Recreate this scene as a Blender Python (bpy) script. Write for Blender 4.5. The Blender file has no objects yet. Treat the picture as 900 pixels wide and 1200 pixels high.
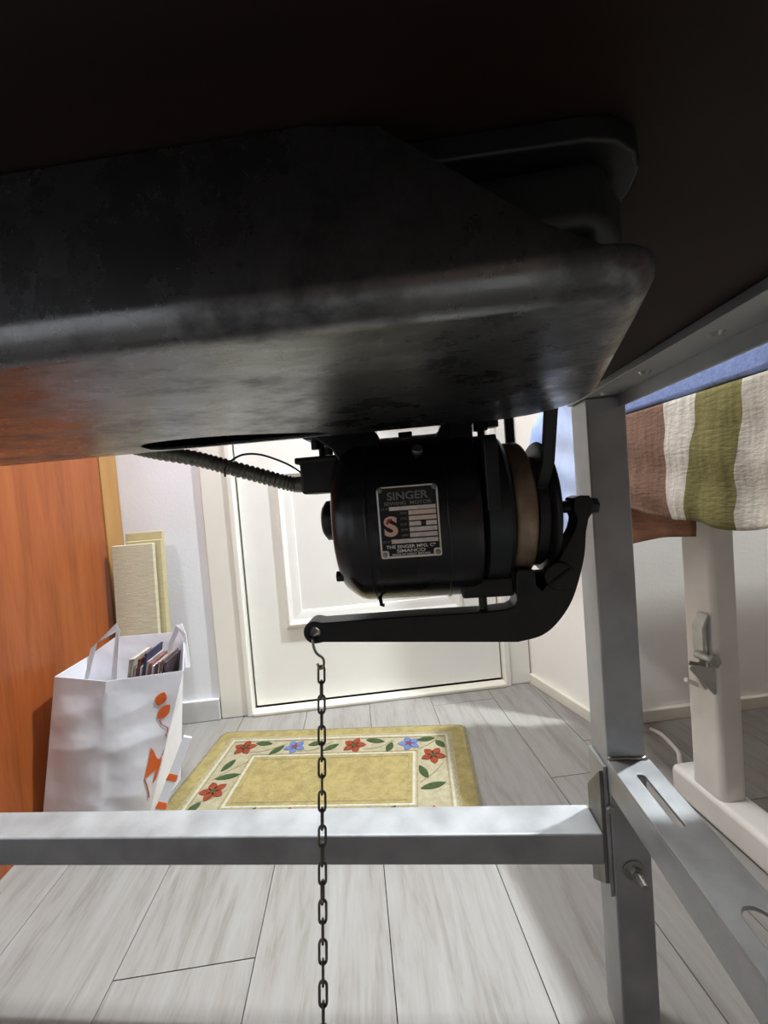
import bpy, bmesh, math, random
from mathutils import Vector, Matrix
random.seed(7)
S = bpy.context.scene
COL = S.collection
PI = math.pi

# ------------------------------------------------------------ camera, world, light, exposure
cam_d = bpy.data.cameras.new('camera')
cam_d.sensor_fit = 'VERTICAL'; cam_d.sensor_height = 36.0; cam_d.sensor_width = 27.0
cam_d.lens = 470.0 / 1200.0 * 36.0
cam_d.clip_start = 0.005; cam_d.clip_end = 50
cam = bpy.data.objects.new('camera', cam_d); COL.objects.link(cam)
right = Vector((0.99366, -0.0806, -0.0785)).normalized()
fwd = Vector((0.0779, 0.9964, -0.0342)).normalized()
right = (right - fwd * right.dot(fwd)).normalized()
upv = right.cross(fwd)
mw = Matrix((right, upv, -fwd)).transposed().to_4x4(); mw.translation = (0, 0, 0.6)
cam.matrix_world = mw
S.camera = cam

wd = bpy.data.worlds.new('world'); S.world = wd; wd.use_nodes = True
wd.node_tree.nodes['Background'].inputs[0].default_value = (0.9, 0.95, 1.0, 1)
wd.node_tree.nodes['Background'].inputs[1].default_value = 0.02

def area(name, loc, size, power, color=(1, 1, 1), rot=(0, 0, 0)):
    l = bpy.data.lights.new(name, 'AREA'); l.shape = 'DISK'; l.size = size; l.energy = power; l.color = color
    o = bpy.data.objects.new(name, l); COL.objects.link(o); o.location = loc; o.rotation_euler = rot
    return o
area('ceiling_light', (1.02, 0.66, 2.42), 0.06, 66.0, (0.90, 0.96, 1.0))
area('hall_light', (-0.2, 0.73, 2.42), 0.22, 25.0, (0.90, 0.96, 1.0))
area('room_light', (-0.85, -0.80, 2.42), 0.25, 15.0, (0.95, 0.98, 1.0))

S.view_settings.view_transform = 'Standard'; S.view_settings.look = 'None'
S.view_settings.exposure = 0.38; S.view_settings.gamma = 1.0
S.view_settings.use_curve_mapping = False

# ------------------------------------------------------------ frames
TA = math.radians(-9.3)                     # the sewing table stands a little askew in the room
TROT = Matrix.Rotation(TA, 3, 'Z')
RA = math.radians(-9.1)
ORG = {}                                    # object name -> frame origin of its mesh data

def thing(name, label, cat, org=(0, 0, 0), rot=0.0, group=None):
    """Empty at the thing's base; org is given in the rotated frame."""
    o = bpy.data.objects.new(name, None); COL.objects.link(o)
    o.empty_display_size = 0.03
    o.location = Matrix.Rotation(rot, 3, 'Z') @ Vector(org); o.rotation_euler = (0, 0, rot)
    tag(o, label, cat, group); ORG[o.name] = Vector(org)
    return o

def tag(o, label=None, cat=None, group=None, kind=None):
    if label: o['label'] = label
    if cat: o['category'] = cat
    if group: o['group'] = group
    if kind: o['kind'] = kind
    return o

def link(name, me, m, parent=None):
    o = bpy.data.objects.new(name, me); COL.objects.link(o)
    if m and not me.materials: me.materials.append(m)
    if parent: o.parent = parent
    return o

def obj(name, bm, m, parent=None, org=None, rot=0.0, smooth=False, bevel=0.0, seg=2, ang=35):
    """bm is in frame coordinates; parts sit in their thing's frame."""
    if parent is not None and parent.name in ORG: off = ORG[parent.name]
    else: off = Vector(org) if org is not None else Vector((0, 0, 0))
    bmesh.ops.translate(bm, verts=bm.verts, vec=-off)
    bmesh.ops.recalc_face_normals(bm, faces=bm.faces)
    me = bpy.data.meshes.new(name); bm.to_mesh(me); bm.free()
    if smooth:
        for p in me.polygons: p.use_smooth = True
    o = link(name, me, m, parent)
    if parent is None:
        o.location = Matrix.Rotation(rot, 3, 'Z') @ off; o.rotation_euler = (0, 0, rot)
    ORG[o.name] = off
    if bevel > 0:
        b = o.modifiers.new('bevel', 'BEVEL'); b.width = bevel; b.segments = seg
        b.limit_method = 'ANGLE'; b.angle_limit = math.radians(ang)
        for p in me.polygons: p.use_smooth = True
        w = o.modifiers.new('wn', 'WEIGHTED_NORMAL'); w.keep_sharp = False
    return o

# ------------------------------------------------------------ bmesh helpers
def NB(): return bmesh.new()
def box(bm, x0, x1, y0, y1, z0, z1):
    vs = [bm.verts.new((x, y, z)) for x in (x0, x1) for y in (y0, y1) for z in (z0, z1)]
    for f in ((0, 1, 3, 2), (4, 6, 7, 5), (0, 4, 5, 1), (2, 3, 7, 6), (0, 2, 6, 4), (1, 5, 7, 3)):
        bm.faces.new([vs[i] for i in f])
    return bm
def bx(*a): return box(NB(), *a)

def prism(bm, poly, a0, a1, axis='y', holes=()):
    """extrude a 2-D outline (with holes) along an axis. axis y: (x,z); z: (x,y); x: (y,z)"""
    def P(p, a):
        return {'y': (p[0], a, p[1]), 'z': (p[0], p[1], a), 'x': (a, p[0], p[1])}[axis]
    caps = []
    for a in (a0, a1):
        ed = []; loops = []
        for lp in [poly] + list(holes):
            vs = [bm.verts.new(P(p, a)) for p in lp]; loops.append(vs)
            if holes:
                ed += [bm.edges.new((vs[i], vs[(i + 1) % len(vs)])) for i in range(len(vs))]
        if holes: bmesh.ops.triangle_fill(bm, use_beauty=True, use_dissolve=False, edges=ed)
        else: bm.faces.new(loops[0])
        caps.append(loops)
    for l0, l1 in zip(*caps):
        for i in range(len(l0)):
            j = (i + 1) % len(l0); bm.faces.new((l0[i], l0[j], l1[j], l1[i]))
    return bm

def cyl(bm, p0, p1, r0, r1=None, n=20, cap=True):
    r1 = r0 if r1 is None else r1
    p0 = Vector(p0); p1 = Vector(p1); d = (p1 - p0).normalized()
    u = d.orthogonal().normalized(); v = d.cross(u)
    A = []; B = []
    for i in range(n):
        t = 2 * PI * i / n; w = u * math.cos(t) + v * math.sin(t)
        A.append(bm.verts.new(p0 + w * r0)); B.append(bm.verts.new(p1 + w * r1))
    for i in range(n):
        j = (i + 1) % n; bm.faces.new((A[i], A[j], B[j], B[i]))
    if cap: bm.faces.new(A[::-1]); bm.faces.new(B)
    return bm

def lathe_x(bm, prof, cy, cz, n=72):
    rings = []
    for x, r in prof:
        if r < 1e-6: rings.append([bm.verts.new((x, cy, cz))])
        else: rings.append([bm.verts.new((x, cy + r * math.cos(2 * PI * i / n), cz + r * math.sin(2 * PI * i / n))) for i in range(n)])
    for a, b in zip(rings, rings[1:]):
        for i in range(n):
            j = (i + 1) % n
            if len(a) == 1: bm.faces.new((a[0], b[i], b[j]))
            elif len(b) == 1: bm.faces.new((a[i], a[j], b[0]))
            else: bm.faces.new((a[i], a[j], b[j], b[i]))
    return bm

def spline(pts, n=12):
    P = [Vector(p) for p in pts]; P = [P[0] * 2 - P[1]] + P + [P[-1] * 2 - P[-2]]
    out = []
    for k in range(1, len(P) - 2):
        a, b, c, d = P[k - 1:k + 3]
        for i in range(n):
            t = i / n
            out.append(0.5 * ((2 * b) + (c - a) * t + (2 * a - 5 * b + 4 * c - d) * t * t + (3 * b - a - 3 * c + d) * t ** 3))
    out.append(P[-2].copy()); return out

def tube(bm, path, r, n=10, closed=False, cap=True):
    path = [Vector(p) for p in path]; m = len(path); rings = []
    rr = r if callable(r) else (lambda i: r)
    u = None
    for i, p in enumerate(path):
        a = path[(i - 1) % m] if (closed or i > 0) else p
        b = path[(i + 1) % m] if (closed or i < m - 1) else p
        d = (b - a).normalized()
        u = d.orthogonal().normalized() if u is None else (u - d * u.dot(d)).normalized()
        v = d.cross(u)
        rings.append([bm.verts.new(p + (u * math.cos(2 * PI * k / n) + v * math.sin(2 * PI * k / n)) * rr(i)) for k in range(n)])
    for i in range(m if closed else m - 1):
        A = rings[i]; B = rings[(i + 1) % m]
        for k in range(n):
            l = (k + 1) % n; bm.faces.new((A[k], A[l], B[l], B[k]))
    if cap and not closed: bm.faces.new(rings[0][::-1]); bm.faces.new(rings[-1])
    return bm

def grid(bm, nu, nv, fn):
    V = [[bm.verts.new(fn(i / nu, j / nv)) for j in range(nv + 1)] for i in range(nu + 1)]
    for i in range(nu):
        for j in range(nv):
            bm.faces.new((V[i][j], V[i + 1][j], V[i + 1][j + 1], V[i][j + 1]))
    return bm

def solid(o, t, off=-1.0):
    s = o.modifiers.new('solid', 'SOLIDIFY'); s.thickness = t; s.offset = off; return o

def rrect(x0, x1, y0, y1, r, n=6):
    out = []
    for cx, cy, a in ((x1 - r, y1 - r, 0), (x0 + r, y1 - r, 90), (x0 + r, y0 + r, 180), (x1 - r, y0 + r, 270)):
        for k in range(n + 1):
            t = math.radians(a + 90 * k / n); out.append((cx + r * math.cos(t), cy + r * math.sin(t)))
    return out

def hexbolt(name, parent, m, p0, p1, r):
    return obj(name, cyl(NB(), p0, p1, r, n=6), m, parent, bevel=r * 0.12)

# ------------------------------------------------------------ materials
def lin(c):
    return tuple(((v / 255) / 12.92 if v / 255 <= 0.04045 else ((v / 255 + 0.055) / 1.055) ** 2.4) for v in c) + (1,)

def mat(name, rgb, rough=0.5, metal=0.0, var=0.0, vscale=20.0, stretch=(1, 1, 1), bump=0.0, bscale=60.0, rgb2=None,
        spec=0.5, coat=0.0, rvar=0.0, rnd=False, detail=4.0, bdist=0.002, bstretch=(1, 1, 1), trans=0.0):
    m = bpy.data.materials.new(name); m.use_nodes = True
    nt = m.node_tree; N = nt.nodes; L = nt.links; B = N['Principled BSDF']
    B.inputs['Base Color'].default_value = lin(rgb)
    B.inputs['Roughness'].default_value = rough; B.inputs['Metallic'].default_value = metal
    B.inputs['Specular IOR Level'].default_value = spec
    B.inputs['Coat Weight'].default_value = coat
    if trans: B.inputs['Transmission Weight'].default_value = trans
    if var or rgb2 or bump or rvar:
        tc = N.new('ShaderNodeTexCoord')
        src = tc.outputs['Object']
        if rnd:
            oi = N.new('ShaderNodeObjectInfo'); ad = N.new('ShaderNodeVectorMath'); ad.operation = 'MULTIPLY_ADD'
            ad.inputs[1].default_value = (13.7, 7.1, 3.3)
            L.new(oi.outputs['Random'], ad.inputs[0]); L.new(tc.outputs['Object'], ad.inputs[2]); src = ad.outputs[0]
        mp = N.new('ShaderNodeMapping'); mp.inputs['Scale'].default_value = stretch
        L.new(src, mp.inputs['Vector'])
        if var or rgb2 or rvar:
            ns = N.new('ShaderNodeTexNoise'); ns.inputs['Scale'].default_value = vscale; ns.inputs['Detail'].default_value = detail
            L.new(mp.outputs[0], ns.inputs['Vector'])
        if var or rgb2:
            cr = N.new('ShaderNodeValToRGB')
            if rgb2: a, b = lin(rgb), lin(rgb2)
            else:
                l = lin(rgb); a = tuple(c * (1 - var) for c in l[:3]) + (1,); b = tuple(min(1, c * (1 + var)) for c in l[:3]) + (1,)
            cr.color_ramp.elements[0].position = 0.32; cr.color_ramp.elements[0].color = a
            cr.color_ramp.elements[1].position = 0.68; cr.color_ramp.elements[1].color = b
            L.new(ns.outputs['Fac'], cr.inputs[0]); L.new(cr.outputs[0], B.inputs['Base Color'])
        if rvar:
            mr = N.new('ShaderNodeMapRange'); mr.inputs['From Min'].default_value = 0.3; mr.inputs['From Max'].default_value = 0.7
            mr.inputs['To Min'].default_value = max(0.02, rough - rvar); mr.inputs['To Max'].default_value = min(1, rough + rvar)
            L.new(ns.outputs['Fac'], mr.inputs['Value']); L.new(mr.outputs[0], B.inputs['Roughness'])
        if bump:
            mp2 = N.new('ShaderNodeMapping'); mp2.inputs['Scale'].default_value = bstretch
            L.new(src, mp2.inputs['Vector'])
            nb = N.new('ShaderNodeTexNoise'); nb.inputs['Scale'].default_value = bscale; nb.inputs['Detail'].default_value = 3
            L.new(mp2.outputs[0], nb.inputs['Vector'])
            bp = N.new('ShaderNodeBump'); bp.inputs['Strength'].default_value = bump; bp.inputs['Distance'].default_value = bdist
            L.new(nb.outputs['Fac'], bp.inputs['Height']); L.new(bp.outputs[0], B.inputs['Normal'])
    return m

M = {}
M['wall'] = mat('wall_paint', (234, 235, 241), 0.75, var=0.03, vscale=6, bump=0.15, bscale=120)
M['wall_r'] = mat('wall_paint_cream', (244, 240, 233), 0.7, var=0.03, vscale=5, bump=0.15, bscale=120)
M['wallf'] = mat('dark_wood_wall', (84, 66, 56), 0.6, var=0.1, vscale=6)
M['ceil'] = mat('ceiling_paint', (235, 235, 232), 0.9)
M['door'] = mat('door_lacquer', (242, 240, 233), 0.35, var=0.02, vscale=8)
M['casing'] = mat('casing_lacquer', (236, 233, 224), 0.4, var=0.02, vscale=8)
M['base'] = mat('baseboard_paint', (205, 205, 204), 0.45, var=0.06, vscale=15)
M['base_r'] = mat('baseboard_cream', (222, 217, 202), 0.5, var=0.04, vscale=15)
M['gap'] = mat('dark_gap', (14, 13, 12), 0.9)
M['tableboard'] = mat('table_underside', (34, 22, 17), 0.55, var=0.25, vscale=5, stretch=(1, 8, 8), spec=0.2)
M['steel'] = mat('silver_painted_steel', (160, 162, 163), 0.42, metal=0.35, var=0.16, vscale=25, bump=0.25, bscale=500, bdist=0.0006, rvar=0.1)
M['steel_d'] = mat('dull_steel', (120, 120, 116), 0.5, metal=0.6, var=0.2, vscale=40)
M['bolt'] = mat('zinc_bolt', (165, 165, 160), 0.35, metal=0.9, var=0.15, vscale=80)
M['pan'] = None
M['cast'] = mat('machine_casting', (40, 42, 41), 0.4, metal=0.3, var=0.2, vscale=30)
M['black'] = mat('black_enamel', (17, 17, 20), 0.26, var=0.3, vscale=18, spec=0.5, bump=0.12, bscale=45, rvar=0.1)
M['blackcast'] = mat('black_cast_iron', (22, 22, 22), 0.42, var=0.3, vscale=40, bump=0.3, bscale=250, bdist=0.0008, spec=0.4)
M['flange'] = mat('dark_flange', (42, 46, 48), 0.38, metal=0.4, var=0.25, vscale=30)
M['pulley'] = mat('worn_pulley_metal', (168, 148, 122), 0.38, metal=0.4, var=0.35, vscale=30, stretch=(1, 1, 1), rgb2=(104, 88, 68), rvar=0.12)
M['belt'] = mat('belt_leather', (26, 27, 27), 0.6, var=0.2, vscale=50)
M['conduit'] = mat('conduit_metal', (124, 124, 114), 0.42, metal=0.5, var=0.2, vscale=60)
M['wire'] = mat('black_wire', (16, 16, 17), 0.5)
M['chain'] = mat('chain_metal', (105, 102, 96), 0.35, metal=0.9, var=0.2, vscale=90)
M['hook'] = mat('hook_metal', (160, 158, 152), 0.3, metal=0.9)
M['plate_rim'] = mat('plate_rim_brass', (248, 245, 232), 0.3, metal=0.45, var=0.12, vscale=200)
M['plate_blk'] = mat('plate_black', (14, 14, 14), 0.45)
M['plate_cell'] = mat('plate_cell', (248, 236, 226), 0.5, rgb2=(214, 202, 194), vscale=180)
M['plate_cellp'] = mat('plate_cell_peach', (255, 226, 208), 0.5, rgb2=(236, 210, 196), vscale=180)
M['plate_dim'] = mat('plate_lettering_dim', (128, 128, 122), 0.5)
M['plate_txt'] = mat('plate_lettering', (240, 238, 230), 0.5)
M['plate_s'] = mat('plate_emblem', (240, 204, 184), 0.5)
M['plate_red'] = mat('plate_emblem_red', (170, 60, 52), 0.5)
M['white_metal'] = mat('white_powder_coat', (222, 218, 210), 0.45, var=0.05, vscale=14, bump=0.1, bscale=300)
M['zincplate'] = mat('zinc_plate', (180, 178, 172), 0.38, metal=0.6, var=0.12, vscale=50)
M['bluepad'] = mat('blue_quilted_cover', (122, 140, 186), 0.85, var=0.12, vscale=200, bump=0.5, bscale=300)
M['bluesheet'] = mat('blue_plastic_film', (206, 220, 246), 0.35, rgb2=(150, 176, 228), vscale=9, stretch=(3, 1, 0.6), bump=0.35, bscale=30, bdist=0.004)
M['browncloth'] = mat('brown_cloth', (120, 84, 62), 0.95, var=0.25, vscale=30, stretch=(1, 1, 6), bump=0.5, bscale=200)
M['linen'] = mat('cream_linen_board', (196, 190, 166), 0.85, var=0.1, vscale=30, stretch=(1, 1, 14), bump=0.4, bscale=60, bstretch=(1, 1, 16))
M['linen_y'] = mat('cream_board_edge', (186, 174, 134), 0.8, var=0.08, vscale=30, stretch=(1, 1, 8))
M['paper'] = mat('white_paper', (244, 244, 250), 0.62, var=0.015, vscale=8, bump=0.6, bscale=9, bdist=0.008)
M['paper_in'] = mat('white_paper_handle', (234, 234, 238), 0.6)
M['orange'] = mat('orange_print', (232, 108, 44), 0.6)
M['stem'] = mat('brown_print', (176, 84, 56), 0.6)
M['rug_y'] = mat('rug_yellow_pile', (150, 136, 90), 0.98, var=0.16, vscale=60, bump=0.9, bscale=350, bdist=0.003, spec=0.1)
M['rug_c'] = mat('rug_cream_pile', (158, 150, 124), 0.98, var=0.12, vscale=80, bump=0.9, bscale=400, bdist=0.003, spec=0.1)
M['rug_e'] = mat('rug_edge', (128, 122, 98), 0.98, var=0.15, vscale=90, bump=0.9, bscale=400, spec=0.1)
M['rug_w'] = mat('rug_white_line', (178, 172, 154), 0.98, var=0.12, vscale=150, bump=0.8, bscale=400, spec=0.1)
M['rug_r'] = mat('rug_red', (126, 60, 42), 0.98, var=0.2, vscale=150, bump=0.8, bscale=400, spec=0.1)
M['rug_b'] = mat('rug_blue', (98, 108, 148), 0.98, var=0.15, vscale=150, bump=0.8, bscale=400, spec=0.1)
M['rug_g'] = mat('rug_green', (62, 76, 48), 0.98, var=0.2, vscale=150, bump=0.8, bscale=400, spec=0.1)
M['rug_s'] = mat('rug_stem', (134, 126, 96), 0.98, var=0.2, vscale=150, spec=0.1)
M['rug_o'] = mat('rug_scallop', (142, 128, 92), 0.98, var=0.2, vscale=150, spec=0.1)

def wood_mat(name, c0, c1, c2, scale, stretch, rough, rnd=False, bump=0.1, tone=0.0, coat=0.0):
    m = bpy.data.materials.new(name); m.use_nodes = True
    nt = m.node_tree; N = nt.nodes; L = nt.links; B = N['Principled BSDF']
    B.inputs['Roughness'].default_value = rough; B.inputs['Specular IOR Level'].default_value = 0.35
    B.inputs['Coat Weight'].default_value = coat; B.inputs['Coat Roughness'].default_value = 0.2
    tc = N.new('ShaderNodeTexCoord'); oi = N.new('ShaderNodeObjectInfo')
    ad = N.new('ShaderNodeVectorMath'); ad.operation = 'MULTIPLY_ADD'; ad.inputs[1].default_value = (11.3, 5.7, 2.9) if rnd else (0, 0, 0)
    L.new(oi.outputs['Random'], ad.inputs[0]); L.new(tc.outputs['Object'], ad.inputs[2])
    mp = N.new('ShaderNodeMapping'); mp.inputs['Scale'].default_value = stretch; L.new(ad.outputs[0], mp.inputs['Vector'])
    n1 = N.new('ShaderNodeTexNoise'); n1.inputs['Scale'].default_value = scale; n1.inputs['Detail'].default_value = 8; n1.inputs['Roughness'].default_value = 0.65
    n1.inputs['Distortion'].default_value = 0.6
    L.new(mp.outputs[0], n1.inputs['Vector'])
    n2 = N.new('ShaderNodeTexNoise'); n2.inputs['Scale'].default_value = scale * 6; n2.inputs['Detail'].default_value = 3
    L.new(mp.outputs[0], n2.inputs['Vector'])
    cr = N.new('ShaderNodeValToRGB'); e = cr.color_ramp.elements
    e[0].position = 0.28; e[0].color = lin(c0); e[1].position = 0.72; e[1].color = lin(c2)
    k = e.new(0.48); k.color = lin(c1)
    mx = N.new('ShaderNodeMath'); mx.operation = 'MULTIPLY_ADD'; mx.inputs[1].default_value = 0.25; 
    L.new(n2.outputs['Fac'], mx.inputs[0])
    sb = N.new('ShaderNodeMath'); sb.operation = 'SUBTRACT'; sb.inputs[1].default_value = 0.125
    L.new(n1.outputs['Fac'], sb.inputs[0]); L.new(sb.outputs[0], mx.inputs[2])
    L.new(mx.outputs[0], cr.inputs[0])
    hs = N.new('ShaderNodeHueSaturation'); mr = N.new('ShaderNodeMapRange')
    mr.inputs['To Min'].default_value = 1 - tone; mr.inputs['To Max'].default_value = 1 + tone
    L.new(oi.outputs['Random'], mr.inputs['Value']); L.new(mr.outputs[0], hs.inputs['Value'])
    L.new(cr.outputs[0], hs.inputs['Color']); L.new(hs.outputs[0], B.inputs['Base Color'])
    bp = N.new('ShaderNodeBump'); bp.inputs['Strength'].default_value = bump; bp.inputs['Distance'].default_value = 0.001
    L.new(n2.outputs['Fac'], bp.inputs['Height']); L.new(bp.outputs[0], B.inputs['Normal'])
    return m
M['plank'] = wood_mat('laminate_plank', (122, 117, 111), (142, 138, 133), (152, 149, 145), 9.0, (5, 0.55, 1), 0.42, rnd=True, bump=0.15, tone=0.03)
M['wardrobe'] = wood_mat('orange_veneer', (126, 64, 28), (148, 78, 36), (160, 90, 45), 5.0, (6, 6, 0.5), 0.38, bump=0.05, coat=0.15)
M['wardrobe_l'] = wood_mat('pale_wood_strip', (156, 112, 62), (166, 124, 72), (174, 132, 80), 5.0, (6, 6, 0.5), 0.45, bump=0.05)

def pan_mat():
    """oily sheet metal: grey, smudged with darker stains, shallow dents and a few scratches"""
    m = bpy.data.materials.new('pan_metal'); m.use_nodes = True
    nt = m.node_tree; N = nt.nodes; L = nt.links; B = N['Principled BSDF']
    B.inputs['Metallic'].default_value = 1.0
    tc = N.new('ShaderNodeTexCoord')
    def noise(scale, detail, st=(1, 1, 1), rot=0.0, rough=0.6):
        mp = N.new('ShaderNodeMapping'); mp.inputs['Scale'].default_value = st; mp.inputs['Rotation'].default_value = (0, 0, rot)
        L.new(tc.outputs['Object'], mp.inputs[0]); n_ = N.new('ShaderNodeTexNoise'); n_.inputs['Scale'].default_value = scale
        n_.inputs['Detail'].default_value = detail; n_.inputs['Roughness'].default_value = rough; L.new(mp.outputs[0], n_.inputs['Vector']); return n_
    def ramp(src, p0, c0, p1, c1):
        cr = N.new('ShaderNodeValToRGB'); e = cr.color_ramp.elements; e[0].position = p0; e[0].color = c0; e[1].position = p1; e[1].color = c1
        L.new(src, cr.inputs[0]); return cr
    st = noise(20, 7, (1.0, 1.6, 1), 0.5, 0.7)
    cr = ramp(st.outputs['Fac'], 0.36, lin((84, 84, 85)), 0.50, lin((126, 128, 130)))
    L.new(cr.outputs[0], B.inputs['Base Color'])
    rg = ramp(st.outputs['Fac'], 0.34, (0.42, 0.42, 0.42, 1), 0.6, (0.23, 0.23, 0.23, 1)); L.new(rg.outputs[0], B.inputs['Roughness'])
    d1 = noise(11, 2, (1, 1.5, 1), 0.3); d2 = noise(60, 4, (1, 3, 1), 0.4)
    b1 = N.new('ShaderNodeBump'); b1.inputs['Strength'].default_value = 0.16; b1.inputs['Distance'].default_value = 0.012; L.new(d1.outputs['Fac'], b1.inputs['Height'])
    b2 = N.new('ShaderNodeBump'); b2.inputs['Strength'].default_value = 0.12; b2.inputs['Distance'].default_value = 0.001; L.new(d2.outputs['Fac'], b2.inputs['Height'])
    L.new(b1.outputs[0], b2.inputs['Normal']); L.new(b2.outputs[0], B.inputs['Normal'])
    return m
M['pan'] = pan_mat()

# striped furnishing cloth: woven bands of colour along its length
def stripe_mat():
    m = bpy.data.materials.new('striped_cloth'); m.use_nodes = True
    nt = m.node_tree; N = nt.nodes; L = nt.links; B = N['Principled BSDF']
    B.inputs['Roughness'].default_value = 0.95; B.inputs['Specular IOR Level'].default_value = 0.1
    tc = N.new('ShaderNodeTexCoord'); sp = N.new('ShaderNodeSeparateXYZ')
    at = N.new('ShaderNodeUVMap'); at.uv_map = 'weave'
    L.new(at.outputs[0], sp.inputs[0])
    cr = N.new('ShaderNodeValToRGB'); cr.color_ramp.interpolation = 'CONSTANT'; e = cr.color_ramp.elements
    cols = {'w': (192, 186, 174), 'o': (122, 116, 76), 'b': (122, 96, 82), 'd': (106, 98, 52)}
    # u = (y - 0.15) / 0.75
    stops = [(0.0, 'b'), (0.10, 'w'), (0.19, 'o'), (0.245, 'w'), (0.372, 'o'), (0.457, 'w'), (0.512, 'b'), (0.66, 'w'), (0.72, 'o'), (0.82, 'w'), (0.88, 'b')]
    e[0].position = 0; e[0].color = lin(cols['b'])
    e[1].position = stops[1][0]; e[1].color = lin(cols['w'])
    for p, c in stops[2:]:
        k = e.new(p); k.color = lin(cols[c])
    L.new(sp.outputs[0], cr.inputs[0])
    ns = N.new('ShaderNodeTexNoise'); ns.inputs['Scale'].default_value = 40; ns.inputs['Detail'].default_value = 6
    mp = N.new('ShaderNodeMapping'); mp.inputs['Scale'].default_value = (1, 3.5, 0.5); L.new(tc.outputs['Object'], mp.inputs[0]); L.new(mp.outputs[0], ns.inputs['Vector'])
    mr = N.new('ShaderNodeMapRange'); mr.inputs['From Min'].default_value = 0.3; mr.inputs['From Max'].default_value = 0.7; mr.inputs['To Min'].default_value = 0.72; mr.inputs['To Max'].default_value = 1.12
    L.new(ns.outputs['Fac'], mr.inputs['Value'])
    mx = N.new('ShaderNodeMix'); mx.data_type = 'RGBA'; mx.blend_type = 'MULTIPLY'; mx.inputs[0].default_value = 1
    L.new(cr.outputs[0], mx.inputs[6]); L.new(mr.outputs[0], mx.inputs[7]); L.new(mx.outputs[2], B.inputs['Base Color'])
    n2 = N.new('ShaderNodeTexNoise'); n2.inputs['Scale'].default_value = 140; n2.inputs['Detail'].default_value = 4
    mp2 = N.new('ShaderNodeMapping'); mp2.inputs['Scale'].default_value = (1, 0.6, 1.6); L.new(tc.outputs['Object'], mp2.inputs[0]); L.new(mp2.outputs[0], n2.inputs['Vector'])
    bp = N.new('ShaderNodeBump'); bp.inputs['Strength'].default_value = 0.6; bp.inputs['Distance'].default_value = 0.003
    L.new(n2.outputs['Fac'], bp.inputs['Height']); L.new(bp.outputs[0], B.inputs['Normal'])
    return m
M['stripe'] = stripe_mat()

# ============================================================ THE SETTING
def struct(name, bm, m, parent=None, **k):
    o = obj(name, bm, m, parent, **k)
    if parent is None: o['kind'] = 'structure'
    return o

fl = struct('floor', bx(-1.3, 1.8, -1.8, 1.32, -0.03, -0.0092), M['gap'])
lines = [-1.27, -1.09, -0.907, -0.726, -0.545, -0.361, -0.178, 0.004, 0.183, 0.362, 0.492, 0.674, 0.856, 1.038, 1.22, 1.402, 1.584, 1.766]
cuts = {4: [0.28], 5: [0.533], 6: [-0.1, 1.162], 7: [0.2], 8: [1.112, -0.2], 9: [0.779], 10: [0.3, 0.88], 11: [0.66], 12: [0.1, 0.8]}
for i in range(len(lines) - 1):
    ys = sorted([-1.795, 1.2] + cuts.get(i, [random.uniform(-0.4, 1.0)]))
    for y0, y1 in zip(ys, ys[1:]):
        cx, cy = (lines[i] + lines[i + 1]) / 2, (y0 + y1) / 2
        w, h = (lines[i + 1] - lines[i]) / 2 - 0.0007, (y1 - y0) / 2 - 0.0007
        bm = bx(-w, w, -h, h, -0.009, 0.0)
        me = bpy.data.meshes.new('plank'); bmesh.ops.recalc_face_normals(bm, faces=bm.faces); bm.to_mesh(me); bm.free()
        o = link('plank', me, M['plank'], fl); o.location = (cx, cy, 0)

struct('ceiling', bx(-1.3, 1.8, -1.8, 1.32, 2.5, 2.55), M['ceil'])
struct('wall_left', bx(-1.36, -1.3, -1.8, 1.32, -0.03, 2.55), M['wall'])
struct('wall_front', bx(-1.36, 1.86, -1.86, -1.80, -0.03, 2.55), M['wallf'])
struct('wall_far_right', bx(1.8, 1.86, -1.8, 1.32, -0.03, 2.55), M['wallf'])
wb = NB(); box(wb, -1.3, -0.424, 1.186, 1.32, 0, 2.5); box(wb, -0.424, 0.503, 1.186, 1.32, 2.08, 2.5); box(wb, -0.424, 0.503, 1.26, 1.32, 0, 2.08)
struct('wall_back', wb, M['wall'])
struct('wall_right', prism(NB(), [(0.503, 1.32), (0.503, 1.2), (0.563, 0.925), (1.8, 0.925), (1.8, 1.32)], 0, 2.5, 'z'), M['wall_r'], bevel=0.003)
struct('baseboard_back', bx(-0.65, -0.426, 1.172, 1.186, 0, 0.062), M['base'], bevel=0.003)
d = Vector((0.503 - 0.563, 1.2 - 0.925)).normalized(); nn = Vector((-d.y, d.x))
a = Vector((0.563, 0.925)); b = Vector((0.508, 1.178)); t = 0.011
struct('baseboard_right', prism(NB(), [(a.x, a.y), (b.x, b.y), (b.x + nn.x * t, b.y + nn.y * t), (a.x + nn.x * t, a.y - t + nn.y * t)], 0, 0.03, 'z'), M['base_r'], bevel=0.002)
struct('baseboard_recess', bx(0.553, 1.8, 0.913, 0.925, 0, 0.03), M['base_r'], bevel=0.002)

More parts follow.
